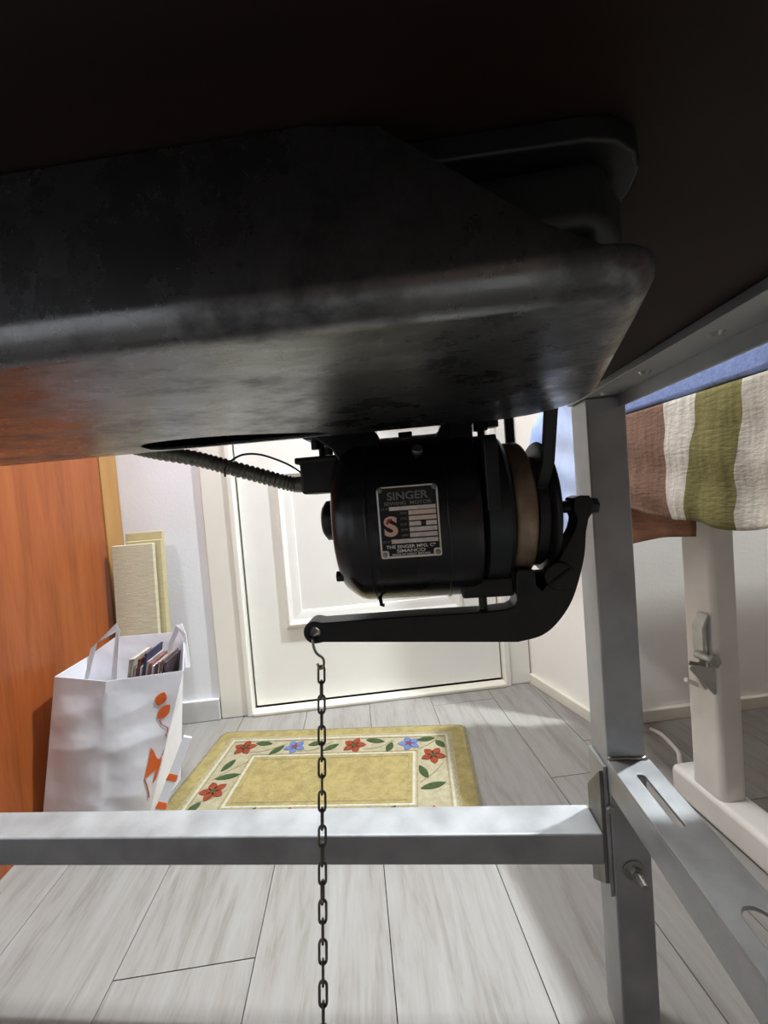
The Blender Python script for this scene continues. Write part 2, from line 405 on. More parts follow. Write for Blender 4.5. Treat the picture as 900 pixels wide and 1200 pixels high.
# door: casing, leaf with raised mouldings, threshold
cs = struct('trim_1', bx(-0.424, -0.333, 1.176, 1.22, 0.0, 2.06), M['casing'], bevel=0.004)
obj('bead', bx(-0.35, -0.333, 1.170, 1.178, 0.0, 2.06), M['casing'], cs, bevel=0.003)
cs = struct('trim_2', bx(0.423, 0.503, 1.176, 1.22, 0.0, 2.06), M['casing'], bevel=0.004)
obj('bead', bx(0.423, 0.44, 1.170, 1.178, 0.0, 2.06), M['casing'], cs, bevel=0.003)
struct('trim_3', bx(-0.333, 0.423, 1.176, 1.22, 2.03, 2.12), M['casing'], bevel=0.004)
dr = struct('door_1', bx(-0.328, 0.419, 1.2, 1.24, 0.0150, 2.024), M['door'], bevel=0.002)
def mould(x0, x1, z0, z1, w=0.052):
    prof = [(0.0, 0.0), (0.004, 0.010), (0.012, 0.0135), (0.024, 0.006), (0.040, 0.0045), (0.048, 0.003), (w, -0.004)]
    for side in range(4):
        bm = NB(); A = []; B = []
        for q, h in prof:
            y = 1.2 - h
            if side == 0: A.append((x0 + q, y, z0 + q)); B.append((x0 + q, y, z1 - q))
            if side == 1: A.append((x1 - q, y, z0 + q)); B.append((x1 - q, y, z1 - q))
            if side == 2: A.append((x0 + q, y, z0 + q)); B.append((x1 - q, y, z0 + q))
            if side == 3: A.append((x0 + q, y, z1 - q)); B.append((x1 - q, y, z1 - q))
        A.append((A[-1][0], 1.206, A[-1][2])); B.append((B[-1][0], 1.206, B[-1][2]))
        A.append((A[0][0], 1.206, A[0][2])); B.append((B[0][0], 1.206, B[0][2]))
        va = [bm.verts.new(p) for p in A]; vb = [bm.verts.new(p) for p in B]; n = len(va)
        for i in range(n): bm.faces.new((va[i], va[(i + 1) % n], vb[(i + 1) % n], vb[i]))
        bm.faces.new(va); bm.faces.new(vb)
        obj('moulding', bm, M['door'], dr)
mould(-0.222, 0.313, 0.238, 0.705)
mould(-0.222, 0.313, 0.83, 1.88)
th = struct('trim_4', bx(-0.333, 0.423, 1.164, 1.2, 0.0, 0.011), M['base_r'], bevel=0.003)

# ============================================================ WARDROBE, BOARDS
wr = thing('wardrobe', 'tall orange wooden wardrobe side panel beside the white paper bag', 'wardrobe', (-0.9, 0.9, 0))
obj('side_panel', bx(-0.672, -0.65, 0.68, 1.106, 0.0, 2.1), M['wardrobe'], wr, bevel=0.001)
obj('body', bx(-1.15, -0.672, 0.68, 1.106, 0.0, 2.1), M['wardrobe'], wr, bevel=0.001)
obj('edge_strip', bx(-0.672, -0.647, 1.108, 1.184, 0.0, 2.1), M['wardrobe_l'], wr, bevel=0.0015)

def leaning(name, x0, x1, y, z1, t, m, label, lean=0.03):
    bm = NB()
    for (xx0, xx1) in ((x0, x1),):
        P = [(xx0, y - lean, 0), (xx1, y - lean, 0), (xx1, y, z1), (xx0, y, z1)]
        f = [bm.verts.new(p) for p in P]; k = [bm.verts.new((p[0], p[1] + t, p[2])) for p in P]
        bm.faces.new(f); bm.faces.new(k[::-1])
        for i in range(4): bm.faces.new((f[i], k[i], k[(i + 1) % 4], f[(i + 1) % 4]))
    o = obj(name, bm, m, None, org=((x0 + x1) / 2, y, 0), bevel=0.0012)
    return tag(o, label, 'board', 'boards leaning behind the paper bag')
leaning('linen_board', -0.626, -0.524, 1.085, 0.531, 0.014, M['linen'], 'wide cream linen-textured board standing behind the paper bag')
leaning('linen_board', -0.612, -0.517, 1.128, 0.560, 0.010, M['linen_y'], 'tallest cream board showing its top above the wide linen board')
leaning('linen_board', -0.60, -0.512, 1.106, 0.538, 0.016, M['linen_y'], 'yellowish board showing only its edge right of the wide linen board')

# ============================================================ PAPER BAG with magazines
bag = thing('paper_bag', 'white paper shopping bag with orange leaf print standing by the wardrobe', 'bag', (-0.5, 0.86, 0))
FB = [(-0.643, 0.800), (-0.525, 0.776), (-0.448, 0.80)]     # front, bottom
FT = [(-0.598, 0.815, 0.306), (-0.49, 0.790, 0.296), (-0.36, 0.818, 0.290)]
BB = [(-0.643, 0.925), (-0.525, 0.925), (-0.436, 0.925)]
BT = [(-0.612, 0.93, 0.300), (-0.55, 0.935, 0.338), (-0.40, 0.93, 0.336)]
def lerp(a, b, t): return a + (b - a) * t
def wall_fn(b0, b1, t0, t1, amp, seed):
    def f(u, v):
        x = lerp(lerp(b0[0], b1[0], u), lerp(t0[0], t1[0], u), v)
        y = lerp(lerp(b0[1], b1[1], u), lerp(t0[1], t1[1], u), v)
        z = lerp(0.001, lerp(t0[2], t1[2], u), v)
        w = math.sin(PI * u) * math.sin(PI * min(1, v * 1.1)) * amp * math.sin(seed + 3 * u + 4.2 * v) + 0.0022 * math.sin(PI * u) * (abs(((v * 2.6 + 0.35 * u + seed) % 1) - 0.5) - 0.25)
        for fv, sl, fa in ((0.57, 0.05, 0.0032), (0.24, -0.06, 0.0028), (0.80, 0.12, 0.0014)):
            w -= fa * math.sin(PI * u) ** 0.5 * max(0.0, 1 - abs(v - fv - sl * (u - 0.5)) / 0.10)
        return (x + w * 0.3, y + w, z)
    return f
bm = NB()
grid(bm, 20, 60, wall_fn(FB[0], FB[1], FT[0], FT[1], 0.006, 0.3))
grid(bm, 20, 60, wall_fn(FB[1], FB[2], FT[1], FT[2], 0.006, 1.4))
grid(bm, 20, 60, wall_fn(FB[2], BB[2], FT[2], BT[2], 0.010, 2.2))
grid(bm, 20, 60, wall_fn(BB[2], BB[1], BT[2], BT[1], 0.004, 0.9))
grid(bm, 20, 60, wall_fn(BB[1], BB[0], BT[1], BT[0], 0.004, 2.9))
grid(bm, 20, 60, wall_fn(BB[0], FB[0], BT[0], FT[0], 0.004, 3.9))
bm.faces.new([bm.verts.new((x, y, 0.001)) for x, y in FB + BB[::-1]])
bmesh.ops.remove_doubles(bm, verts=bm.verts, dist=0.0004)
o = obj('bag_body', bm, M['paper'], bag, smooth=True); solid(o, 0.0008, 0); o.modifiers.new('edge', 'EDGE_SPLIT').split_angle = math.radians(24)
def strip(path, w, name, parent, m, t=0.0012, dirv=(0, 0, 1)):
    P = spline(path, 6); bm = NB(); dv = Vector(dirv).normalized() * (w / 2); A = []
    for p in P: A.append((bm.verts.new(p - dv), bm.verts.new(p + dv)))
    for p, q in zip(A, A[1:]): bm.faces.new((p[0], q[0], q[1], p[1]))
    return solid(obj(name, bm, m, parent, smooth=True), t, 0)
def poly_strip(quads, name, parent, m):
    bm = NB()
    V = [(bm.verts.new(p), bm.verts.new(q)) for p, q in quads]
    for p, q in zip(V, V[1:]): bm.faces.new((p[0], q[0], q[1], p[1]))
    return solid(obj(name, bm, m, parent), 0.0012, 0)
# flat paper handles: one folded up at the left, one standing at the right corner
poly_strip([((-0.575, 0.855, 0.268), (-0.567, 0.855, 0.268)), ((-0.553, 0.855, 0.342), (-0.540, 0.856, 0.352)), ((-0.498, 0.856, 0.389), (-0.494, 0.856, 0.374)), ((-0.516, 0.857, 0.30), (-0.506, 0.857, 0.30)), ((-0.522, 0.857, 0.27), (-0.510, 0.857, 0.27))], 'handle', bag, M['paper_in'])
poly_strip([((-0.432, 0.906, 0.28), (-0.418, 0.906, 0.28)), ((-0.424, 0.905, 0.318), (-0.411, 0.905, 0.322)), ((-0.402, 0.900, 0.360), (-0.390, 0.900, 0.362)), ((-0.389, 0.897, 0.335), (-0.381, 0.895, 0.340)), ((-0.384, 0.885, 0.27), (-0.374, 0.885, 0.27))], 'handle', bag, M['paper_in'])
# orange print: thin ink shapes on the front sheet
front2 = wall_fn(FB[1], FB[2], FT[1], FT[2], 0.006, 1.4)
def ink(name, pts, m, lift=0.0016):
    bm = NB(); vs = []
    for (u, v) in pts:
        u = min(0.992, u + 0.05 + 0.10 * (0.8 - v)); x, y, z = front2(u, v); vs.append(bm.verts.new((x - 0.0001, y - lift, z)))
    bm.faces.new(vs)
    o = obj(name, bm, m, bag); return solid(o, 0.0004, 0)
def petal(cx, cy, a, L, W, n=10):
    out = []
    for i in range(n + 1):
        s = i / n; out.append((s * L, W * math.sin(PI * s) ** 0.8))
    for i in range(n, -1, -1):
        s = i / n; out.append((s * L, -W * math.sin(PI * s) ** 0.8))
    out = out[:n] + out[n + 1:-1]
    ca, sa = math.cos(a), math.sin(a)
    return [(cx + x * ca - y * sa, cy + x * sa + y * ca) for x, y in out]
ASP = 0.13 / 0.29
def pk(cx, cy, a, L, W): return [(x, cy + (y - cy) * ASP) for x, y in petal(cx, cy, a, L, W)]
ink('printed_leaf', pk(0.70, 0.79, 1.3, 0.20, 0.085), M['orange'])
ink('printed_leaf', pk(0.72, 0.70, 0.9, 0.24, 0.085), M['orange'])
ink('printed_leaf', [(0.70, 0.52), (0.74, 0.50), (0.82, 0.44), (0.93, 0.42), (0.90, 0.385), (0.76, 0.345), (0.68, 0.325), (0.69, 0.42)], M['orange'])
ink('printed_leaf', [(0.83, 0.28), (0.855, 0.40), (0.895, 0.46), (0.90, 0.40), (0.875, 0.30)], M['orange'])
def inkline(pts, w):
    A = [(u - w, v) for u, v in pts]; B = [(u + w, v) for u, v in pts][::-1]
    ink('printed_stem', A + B, M['stem'])
inkline([(0.75, 0.69), (0.80, 0.66), (0.91, 0.63), (0.92, 0.60), (0.89, 0.585)], 0.009)
inkline([(0.91, 0.585), (0.945, 0.55), (0.935, 0.50), (0.90, 0.45)], 0.009)
inkline([(0.68, 0.325), (0.74, 0.28), (0.80, 0.22), (0.82, 0.19)], 0.009)
# rolled paper leaning on the bag's right corner
rp = thing('paper_strip', 'narrow folded white paper strip with two orange bands leaning on the bag', 'paper', (-0.39, 0.775, 0))
p0 = Vector((-0.418, 0.745, 0.0125)); p1 = Vector((-0.346, 0.775, 0.178))
def pstrip(a, b, name, m, gx):
    A = p0.lerp(p1, a); B = p0.lerp(p1, b); wv = Vector((0.0085 + gx, 0, -0.003)); bm = NB()
    f = [bm.verts.new(q) for q in (A - wv, A + wv, B + wv * 0.8, B - wv * 0.8)]
    k = [bm.verts.new(Vector(q.co) + Vector((0, 0.005 + gx * 2, 0))) for q in f]
    for q in f: q.co.y -= gx
    bm.faces.new(f); bm.faces.new(k[::-1])
    for i in range(4): bm.faces.new((f[i], k[i], k[(i + 1) % 4], f[(i + 1) % 4]))
    obj(name, bm, m, rp)
pstrip(0, 1, 'strip', M['paper_in'], 0)
pstrip(0.30, 0.365, 'band', M['orange'], 0.0004); pstrip(0.57, 0.635, 'band', M['orange'], 0.0004)
# magazines in the bag
cols = [(196, 188, 168), (214, 206, 190), (168, 150, 140), (120, 60, 56), (206, 200, 196), (60, 58, 92), (190, 182, 180), (150, 96, 90), (214, 210, 206), (104, 92, 100), (182, 150, 140), (130, 116, 112), (84, 70, 76)]
for i, c in enumerate(cols):
    m = mat('magazine_cover', c, 0.5, rgb2=tuple(int(v * 0.75) for v in c), vscale=60)
    x = -0.532 + i * 0.0058; y = 0.880; h = 0.312 + random.uniform(-0.008, 0.012) + (0.012 if i in (1, 3, 5) else 0)
    bm = NB(); box(bm, -0.0022, 0.0022, -0.040, 0.030, 0.0, h - 0.014)
    k = 0.10 + random.uniform(-0.01, 0.02)
    for v in bm.verts: v.co.x += v.co.z * 0.20
    for v in bm.verts: v.co += Vector((x, y, 0.006))
    o = obj('magazine', bm, m, None, org=(x, y, 0.006))
    cn = ['cream', 'off-white', 'grey-brown', 'dark red', 'light grey', 'navy blue', 'pale grey', 'dusty red', 'white', 'dark grey', 'pinkish', 'brownish grey', 'near-black'][i]
    on = ['first', 'second', 'third', 'fourth', 'fifth', 'sixth', 'seventh', 'eighth', 'ninth', 'tenth', 'eleventh', 'twelfth', 'last'][i]
    tag(o, 'thin %s magazine on edge in the paper bag, %s from the left' % (cn, on) if i < 12 else 'thin near-black magazine on edge in the paper bag, rightmost of the row', 'magazine', 'magazines in the paper bag')

# ============================================================ RUG
RC = (-0.105, 0.856, 0.0)
rug = thing('rug', 'yellow floral doormat with cream border on the grey floor before the door', 'rug', (0, 0, 0), 0)
rug.location = RC; rug.rotation_euler = (0, 0, RA)
HX, HY = 0.322, 0.19
def slab(name, poly, z0, z1, m, holes=()): return obj(name, prism(NB(), poly, z0, z1, 'z', holes), m, rug)
slab('backing', rrect(-HX, HX, -HY, HY, 0.022), 0.0, 0.007, M['rug_e'])
slab('yellow_border', rrect(-HX + 0.008, HX - 0.008, -HY + 0.007, HY - 0.007, 0.018), 0.007, 0.0085, M['rug_y'])
slab('cream_field', rrect(-0.283, 0.283, -0.157, 0.157, 0.004, 2), 0.0085, 0.0092, M['rug_c'])
def ring(name, hx, hy, w, m, z): slab(name, [(-hx, -hy), (hx, -hy), (hx, hy), (-hx, hy)], z, z + 0.0007, m, [[(-hx + w, -hy + w), (-hx + w, hy - w), (hx - w, hy - w), (hx - w, -hy + w)]])
ring('white_line', 0.273, 0.146, 0.005, M['rug_w'], 0.0092)
ring('brown_line', 0.266, 0.139, 0.0025, M['rug_o'], 0.0092)
slab('centre_field', [(-0.188, -0.075), (0.188, -0.075), (0.188, 0.075), (-0.188, 0.075)], 0.0092, 0.0096, M['rug_y'])
ring('white_line', 0.194, 0.081, 0.005, M['rug_w'], 0.0092)
ring('brown_line', 0.200, 0.086, 0.0025, M['rug_o'], 0.0092)
ring('brown_line', 0.180, 0.068, 0.002, M['rug_o'], 0.0096)
# scallop row round the yellow border
sc = NB()
def arc(cx, cy, ax):
    pts = []
    for k in range(6):
        t = PI * k / 5; pts.append((math.cos(t) * 0.007, math.sin(t) * 0.006))
    for (p, q) in zip(pts, pts[1:]):
        def R2(v):
            c_, s_ = math.cos(ax), math.sin(ax); return (cx + v[0] * c_ - v[1] * s_, cy + v[0] * s_ + v[1] * c_)
        a0, a1 = R2(p), R2(q); b0, b1 = R2((p[0] * 0.75, p[1] * 0.75)), R2((q[0] * 0.75, q[1] * 0.75))
        sc.faces.new([sc.verts.new((v[0], v[1], 0.0093)) for v in (a0, a1, b1, b0)])
for i in range(39):
    x = -0.274 + 0.0144 * i
    arc(x, 0.149, 0); arc(x, -0.149, PI)
for i in range(21):
    y = -0.144 + 0.0144 * i
    arc(0.276, y, -PI / 2); arc(-0.276, y, PI / 2)
tag(obj('scallop_stitching', sc, M['rug_o'], rug), kind='stuff')
Z0, Z1 = 0.0092, 0.0104
def flower(cx, cy, m, mc, rot=0.0, s=1.0):
    for k in range(5):
        slab('petal', petal(cx, cy, rot + 2 * PI * k / 5, 0.030 * s, 0.0095 * s, 7), Z0, Z1, m)
    slab('flower_eye', [(cx + 0.006 * math.cos(t * PI / 4), cy + 0.006 * math.sin(t * PI / 4)) for t in range(8)], Z0, Z1 + 0.0004, mc)
for i, (x, y) in enumerate([(-0.229, 0.113), (0.046, 0.111), (0.235, 0.066), (-0.235, -0.034), (-0.046, -0.111), (0.229, -0.113)]): flower(x, y, M['rug_r'], M['rug_g'], 0.3 + i, 0.98)
for i, (x, y) in enumerate([(-0.101, 0.111), (0.180, 0.112), (-0.180, -0.112), (0.101, -0.111)]): flower(x, y, M['rug_b'], M['rug_r'], 0.9 + i, 0.92)
LEAF = [(-0.24, 0.048, 1.2, .045), (-0.223, 0.010, 0.25, .055), (-0.252, -0.080, 1.1, .035), (-0.185, 0.128, -0.1, .045), (-0.143, 0.100, 0.9, .045), (-0.051, 0.122, 0.3, .038), (-0.010, 0.105, 0.6, .042), (0.096, 0.126, -0.2, .048), (0.133, 0.100, 1.3, .038), (0.220, 0.127, 0.15, .045), (0.253, 0.108, 2.2, .035), (0.212, 0.012, 2.0, .045), (0.231, -0.030, 0.3, .055), (-0.129, -0.100, 1.2, .042), (0.147, -0.100, 1.1, .042), (-0.215, -0.120, 0.2, .04), (-0.095, -0.125, 0.1, .045), (0.0, -0.112, 0.5, .045), (0.05, -0.122, 0.3, .04), (0.18, -0.125, 0.2, .04)]
for x, y, a, L in LEAF:
    slab('leaf', petal(x - math.cos(a) * L / 2, y - math.sin(a) * L / 2, a, L, 0.0085, 7), Z0, Z1, M['rug_g'])
def stemline(pts, w=0.0013):
    P = spline([(x, y, 0) for x, y in pts], 5); A = []; B = []
    for i, p in enumerate(P):
        d = (P[min(i + 1, len(P) - 1)] - P[max(i - 1, 0)]).normalized(); A.append((p.x - d.y * w, p.y + d.x * w)); B.append((p.x + d.y * w, p.y - d.x * w))
    slab('stem', A + B[::-1], Z0, Z1 - 0.0005, M['rug_s'])
stemline([(-0.21, 0.095), (-0.17, 0.100), (-0.125, 0.125)]); stemline([(-0.09, 0.094), (-0.05, 0.099), (-0.01, 0.128)])
stemline([(0.07, 0.095), (0.11, 0.102), (0.14, 0.128)]); stemline([(0.2, 0.09), (0.23, 0.11), (0.25, 0.134)])
stemline([(-0.255, 0.0), (-0.225, 0.035), (-0.196, 0.06)]); stemline([(0.205, -0.02), (0.235, 0.01), (0.255, 0.04)])
stemline([(-0.255, -0.065), (-0.225, -0.052), (-0.205, -0.03)])

# ============================================================ RIGHT SIDE: stand with blue board, striped cloth, blue film
st = thing('work_stand', 'white metal stand with square leg and latch under the striped cloth', 'stand', (0.62, 0.6, 0))
obj('leg', prism(NB(), rrect(0.568, 0.614, 0.60, 0.662, 0.010, 5), 0.055, 0.66, 'z'), M['white_metal'], st, smooth=False, bevel=0.0008)
obj('foot_tube', prism(NB(), rrect(0.563, 0.622, 0.0, 0.055, 0.010, 5), 0.30, 0.70, 'y'), M['white_metal'], st, bevel=0.0008)
obj('leg', prism(NB(), rrect(0.568, 0.614, 0.25, 0.30, 0.010, 5), 0.0, 0.66, 'z'), M['white_metal'], st, bevel=0.0008)
obj('leg', prism(NB(), rrect(1.10, 1.15, 0.60, 0.66, 0.010, 5), 0.0, 0.66, 'z'), M['white_metal'], st, bevel=0.0008)
obj('cross_bar', bx(0.614, 1.10, 0.61, 0.65, 0.58, 0.62), M['white_metal'], st, bevel=0.004)
obj('platform', bx(0.462, 1.2, 0.18, 0.835, 0.66, 0.70), M['white_metal'], st, bevel=0.004)
lt = obj('latch', prism(NB(), [(0.612, 0.300), (0.640, 0.290), (0.640, 0.345), (0.612, 0.368)], 0.5655, 0.5682, 'x'), M['zincplate'], st, bevel=0.0006)
obj('latch_hook', prism(NB(), [(0.552, 0.308), (0.556, 0.308), (0.556, 0.345), (0.566, 0.366), (0.563, 0.369), (0.552, 0.347)], 0.606, 0.626, 'y'), M['zincplate'], lt, bevel=0.0006)
obj('latch_lever', prism(NB(), [(0.570, 0.238), (0.5655, 0.236), (0.524, 0.284), (0.527, 0.289), (0.556, 0.284), (0.566, 0.300)], 0.603, 0.606, 'y'), M['zincplate'], lt, bevel=0.0006)
obj('latch_lever', prism(NB(), [(0.570, 0.238), (0.5655, 0.236), (0.538, 0.284), (0.541, 0.289), (0.556, 0.284), (0.566, 0.300)], 0.620, 0.623, 'y'), M['zincplate'], lt, bevel=0.0006)
obj('latch_pin', cyl(NB(), (0.560, 0.596, 0.296), (0.560, 0.628, 0.296), 0.007, n=16), M['bolt'], lt, bevel=0.001)
obj('latch_nut', cyl(NB(), (0.560, 0.592, 0.296), (0.560, 0.599, 0.296), 0.0115, n=6), M['bolt'], lt, bevel=0.001)
obj('latch_peg', cyl(NB(), (0.570, 0.640, 0.235), (0.548, 0.640, 0.247), 0.004, n=10), M['white_metal'], lt)
tag(obj('wire_rod', tube(NB(), spline([(0.66, 0.88, 0.006), (0.64, 0.82, 0.03), (0.612, 0.745, 0.045), (0.600, 0.726, 0.04), (0.598, 0.715, 0.006)], 8), 0.004, 8), M['white_metal'], None, org=(0.62, 0.78, 0), smooth=True), 'bent white wire rod lying on the floor behind the square leg', 'rod')

o = obj('blue_board', prism(NB(), rrect(0.452, 1.15, 0.18, 0.868, 0.09, 10), 0.7062, 0.742, 'z'), M['bluepad'], None, org=(0.75, 0.55, 0.7062), bevel=0.006, seg=3)
tag(o, 'pale blue quilted board lying on the striped cloth', 'board')

def cloth_pts(u, v):
    # u along the board (y), v from the top inner edge over the edge and down
    y = 0.15 + 0.75 * u
    y = min(y, 0.862) if False else y
    fold = 0.006 * math.sin(23 * u + 0.8) + 0.004 * math.sin(51 * u + 2.0)
    if v < 0.25:
        s = v / 0.25; return (lerp(0.62, 0.452, s), 0.19 + 0.535 * u, 0.7035)
    s = (v - 0.25) / 0.75
    hem = 0.541 + 0.008 * math.sin(9 * u + 0.4) + 0.004 * math.sin(25 * u)
    z = lerp(0.7025, hem, s)
    x = 0.4505 - 0.003 * min(1, s * 5) - (fold + 0.004) * s * 0.9 + 0.003 * math.sin(14 * s + 9 * u) * s
    yy = 0.19 + 0.535 * u
    yy += s * 0.008 * math.sin(17 * u) 
    return (x, yy, z)
bm = NB(); grid(bm, 90, 48, cloth_pts)
uvl = bm.loops.layers.uv.new('weave')
for f in bm.faces:
    for l in f.loops:
        y = l.vert.co.y; z = l.vert.co.z
        wob = 0.003 * math.sin(z * 40) + 0.001 * math.sin(z * 133 + 1)
        # stripes slant slightly to the rear going up
        l[uvl].uv = ((y + wob - (z - 0.62) * (-0.09 if y < 0.5 else 0.03) - 0.15) / 0.75, z)
o = obj('striped_cloth', bm, M['stripe'], None, org=(0.5, 0.5, 0.54), smooth=True); solid(o, 0.0016, 0)
tag(o, 'cloth with white, olive and brown stripes hanging from the stand', 'cloth')
def brown(u, v):
    z = lerp(0.655, 0.512 - 0.065 * u + 0.004 * math.sin(9 * u), v)
    return (0.474 + 0.004 * math.sin(20 * u + 3 * v) * v, lerp(0.525, 0.88, u), z)
bm = NB(); grid(bm, 40, 16, brown)
o = obj('brown_cloth', bm, M['browncloth'], None, org=(0.474, 0.7, 0.47), smooth=True); solid(o, 0.003, 1)
tag(o, 'brown cloth hanging lower behind the striped cloth', 'cloth')

def bridge(u, v):  # added sheet, out of view, keeping ceiling light off the side rail
    return (lerp(0.262, 0.50, u) + 0.01 * math.sin(5 * v), lerp(-0.05, 0.40, v) - 0.03 * u, 0.7475 + 0.003 * math.sin(9 * u + 4 * v) * math.sin(PI * u))
bm = NB(); grid(bm, 20, 30, bridge)
o = obj('light_block_fabric', bm, M['browncloth'], None, org=(0.38, 0.2, 0.745), smooth=True); solid(o, 0.003, 0)
tag(o, 'unseen brown fabric added to block light between table edge and blue board', 'cloth')

# blue plastic film thrown over the far end of the board
def film(u, v):
    # u runs along the board side and round its far end, v from top down
    if u < 0.5: px, py = 0.436, lerp(0.70, 0.865, u / 0.5)
    elif u < 0.62:
        t = (u - 0.5) / 0.12 * PI / 2; px, py = 0.456 - 0.02 * math.cos(t), 0.865 + 0.02 * math.sin(t)
    else: px, py = lerp(0.456, 0.535, (u - 0.62) / 0.38), 0.885
    w = (0.009 * (abs(math.sin(PI * u * 4.1 + 2.2 * v)) * 2 - 1) + 0.005 * math.sin(29 * u + 7 * v) + 0.003 * math.sin(23 * v + 9 * u)) * (0.4 + v)
    fl_ = 0.040 * math.sin(PI * min(1, v * 1.1)) * math.exp(-((u - 0.55) / 0.16) ** 2)
    z = lerp(0.772, 0.462 + 0.012 * math.sin(6 * u) + 0.03 * u, v)
    return (px - (w + fl_) * (1 if u < 0.6 else 0.4), py + w * (0.2 if u < 0.5 else 0.7), z)
bm = NB(); grid(bm, 48, 40, film)
o = obj('blue_plastic_film', bm, M['bluesheet'], None, org=(0.45, 0.885, 0.46), smooth=True); solid(o, 0.0012, 0)
tag(o, 'pale blue wrinkled plastic sheet hanging between the motor and table leg', 'plastic sheet')

# ============================================================ SEWING TABLE (frame coordinates of the table)
tb = thing('sewing_table', 'sewing machine table with silver steel frame legs and dark underside', 'table', (0.0, 0.15, 0), TA)
obj('table_top', prism(NB(), rrect(-0.92, 0.235, -0.24, 0.463, 0.01, 3), 0.690, 0.728, 'z'), M['tableboard'], tb)
LG = obj('leg', bx(0.175, 0.213, 0.42, 0.46, 0.0, 0.6835), M['steel'], tb, bevel=0.0022, seg=3)
for (x0, y0) in ((0.175, -0.20), (-0.88, 0.42), (-0.88, -0.20)):
    obj('leg', bx(x0, x0 + 0.038, y0, y0 + 0.04, 0.0, 0.6835), M['steel'], tb, bevel=0.0022, seg=3)
obj('back_rail', bx(-0.841, 0.1665, 0.42, 0.461, 0.2005, 0.2345), M['steel'], tb, bevel=0.0022, seg=3)
# right side rail: angle iron with slots in its top flange
def slot(x0, x1, y0, y1):
    r = (x1 - x0) / 2; cx = (x0 + x1) / 2; out = []
    for k in range(9): t = PI * k / 8; out.append((cx + r * math.cos(t), y1 - r + r * math.sin(t)))
    for k in range(9): t = PI + PI * k / 8; out.append((cx + r * math.cos(t), y0 + r + r * math.sin(t)))
    return out
def side_rail(x0, x1, flange_left, name):
    holes = [slot(x0 + 0.017, x0 + 0.0245, 0.335, 0.398), slot(x0 + 0.014, x0 + 0.032, 0.19, 0.272), slot(x0 + 0.016, x0 + 0.026, 0.05, 0.12)]
    bm = NB(); prism(bm, [(x0, -0.16), (x1, -0.16), (x1, 0.4195), (x0, 0.4195)], 0.3105, 0.3135, 'z', holes)
    r = obj(name, bm, M['steel'], tb, bevel=0.0008)
    fx = x0 if flange_left else x1 - 0.003
    obj('flange', bx(fx, fx + 0.003, -0.16, 0.4195, 0.280, 0.3105), M['steel'], r, bevel=0.0008)
    return r
side_rail(0.174, 0.216, True, 'side_rail')
side_rail(-0.883, -0.841, False, 'side_rail')
# apron angle under the top
ap = obj('apron_angle', bx(0.172, 0.208, -0.2, 0.46, 0.6838, 0.69), M['steel'], tb, bevel=0.0006)
obj('flange', bx(0.2055, 0.2085, -0.2, 0.460, 0.672, 0.69), M['steel'], ap, bevel=0.0006)
ap2 = obj('apron_angle', bx(-0.878, -0.842, -0.2, 0.46, 0.6838, 0.69), M['steel'], tb, bevel=0.0006)
for y in (0.405, 0.338, 0.262):
    obj('bolt_head', cyl(NB(), (0.187, y, 0.6838), (0.187, y, 0.6815), 0.005, 0.003, n=14), M['bolt'], ap)
# gusset plates and bolt at the joint of leg and rail
obj('gusset', prism(NB(), [(0.423, 0.300), (0.457, 0.262), (0.457, 0.150), (0.423, 0.178)], 0.1668, 0.1705, 'x'), M['steel_d'], tb, bevel=0.0006)
obj('gusset', prism(NB(), [(0.4215, 0.305), (0.4585, 0.305), (0.4585, 0.165), (0.4215, 0.165)], 0.1707, 0.1745, 'x'), M['steel'], tb, bevel=0.0006)
obj('weld_bead', tube(NB(), [(0.1752 + 0.038 * i / 20, 0.4192 + 0.0004 * math.sin(i * 2), 0.3150 + 0.0006 * math.sin(i * 2.7)) for i in range(21)], 0.0017, 8), M['bolt'], tb, smooth=True)
bw = obj('washer', cyl(NB(), (0.194, 0.4197, 0.196), (0.194, 0.4178, 0.196), 0.0108, n=24), M['bolt'], tb, bevel=0.0004)
obj('nut', cyl(NB(), (0.195, 0.4178, 0.196), (0.195, 0.4135, 0.196), 0.0062, n=6), M['bolt'], tb, bevel=0.0004)
th_ = NB(); tube(th_, [(0.195, 0.4135 - 0.0004 * i, 0.196) for i in range(36)], lambda i: 0.0036 if i % 3 else 0.0030, 12)
obj('bolt_shank', th_, M['bolt'], tb)
hexbolt('bolt_head', tb, M['bolt'], (0.1742, 0.4192, 0.262), (0.1742, 0.4160, 0.262), 0.004)

# ============================================================ OIL PAN under the machine
PAN_Z = 0.644
outline = []
def arcp(cx, cy, r, a0, a1, n):
    for k in range(n + 1):
        t = math.radians(lerp(a0, a1, k / n)); outline.append((cx + r * math.cos(t), cy + r * math.sin(t)))
arcp(-0.37, 0.127, 0.03, 180, 270, 8)
for k in range(1, 24): outline.append((lerp(-0.37, 0.050, k / 24), 0.097))
arcp(0.046, 0.117, 0.020, -90, -14, 8)
for k in range(1, 8): outline.append((lerp(0.0655, 0.094, k / 8), lerp(0.112, 0.205, k / 8)))
arcp(0.048, 0.223, 0.049, -14, 90, 14)
for k in range(1, 24): outline.append((lerp(0.048, -0.34, k / 24), 0.272))
arcp(-0.34, 0.242, 0.03, 90, 180, 8)
def inset(poly, dist):
    n = len(poly); out = []
    for i in range(n):
        a = Vector(poly[i - 1]); b = Vector(poly[i]); c = Vector(poly[(i + 1) % n])
        d = (c - a).normalized(); nrm = Vector((-d.y, d.x)); out.append(tuple(b + nrm * dist))
    return out
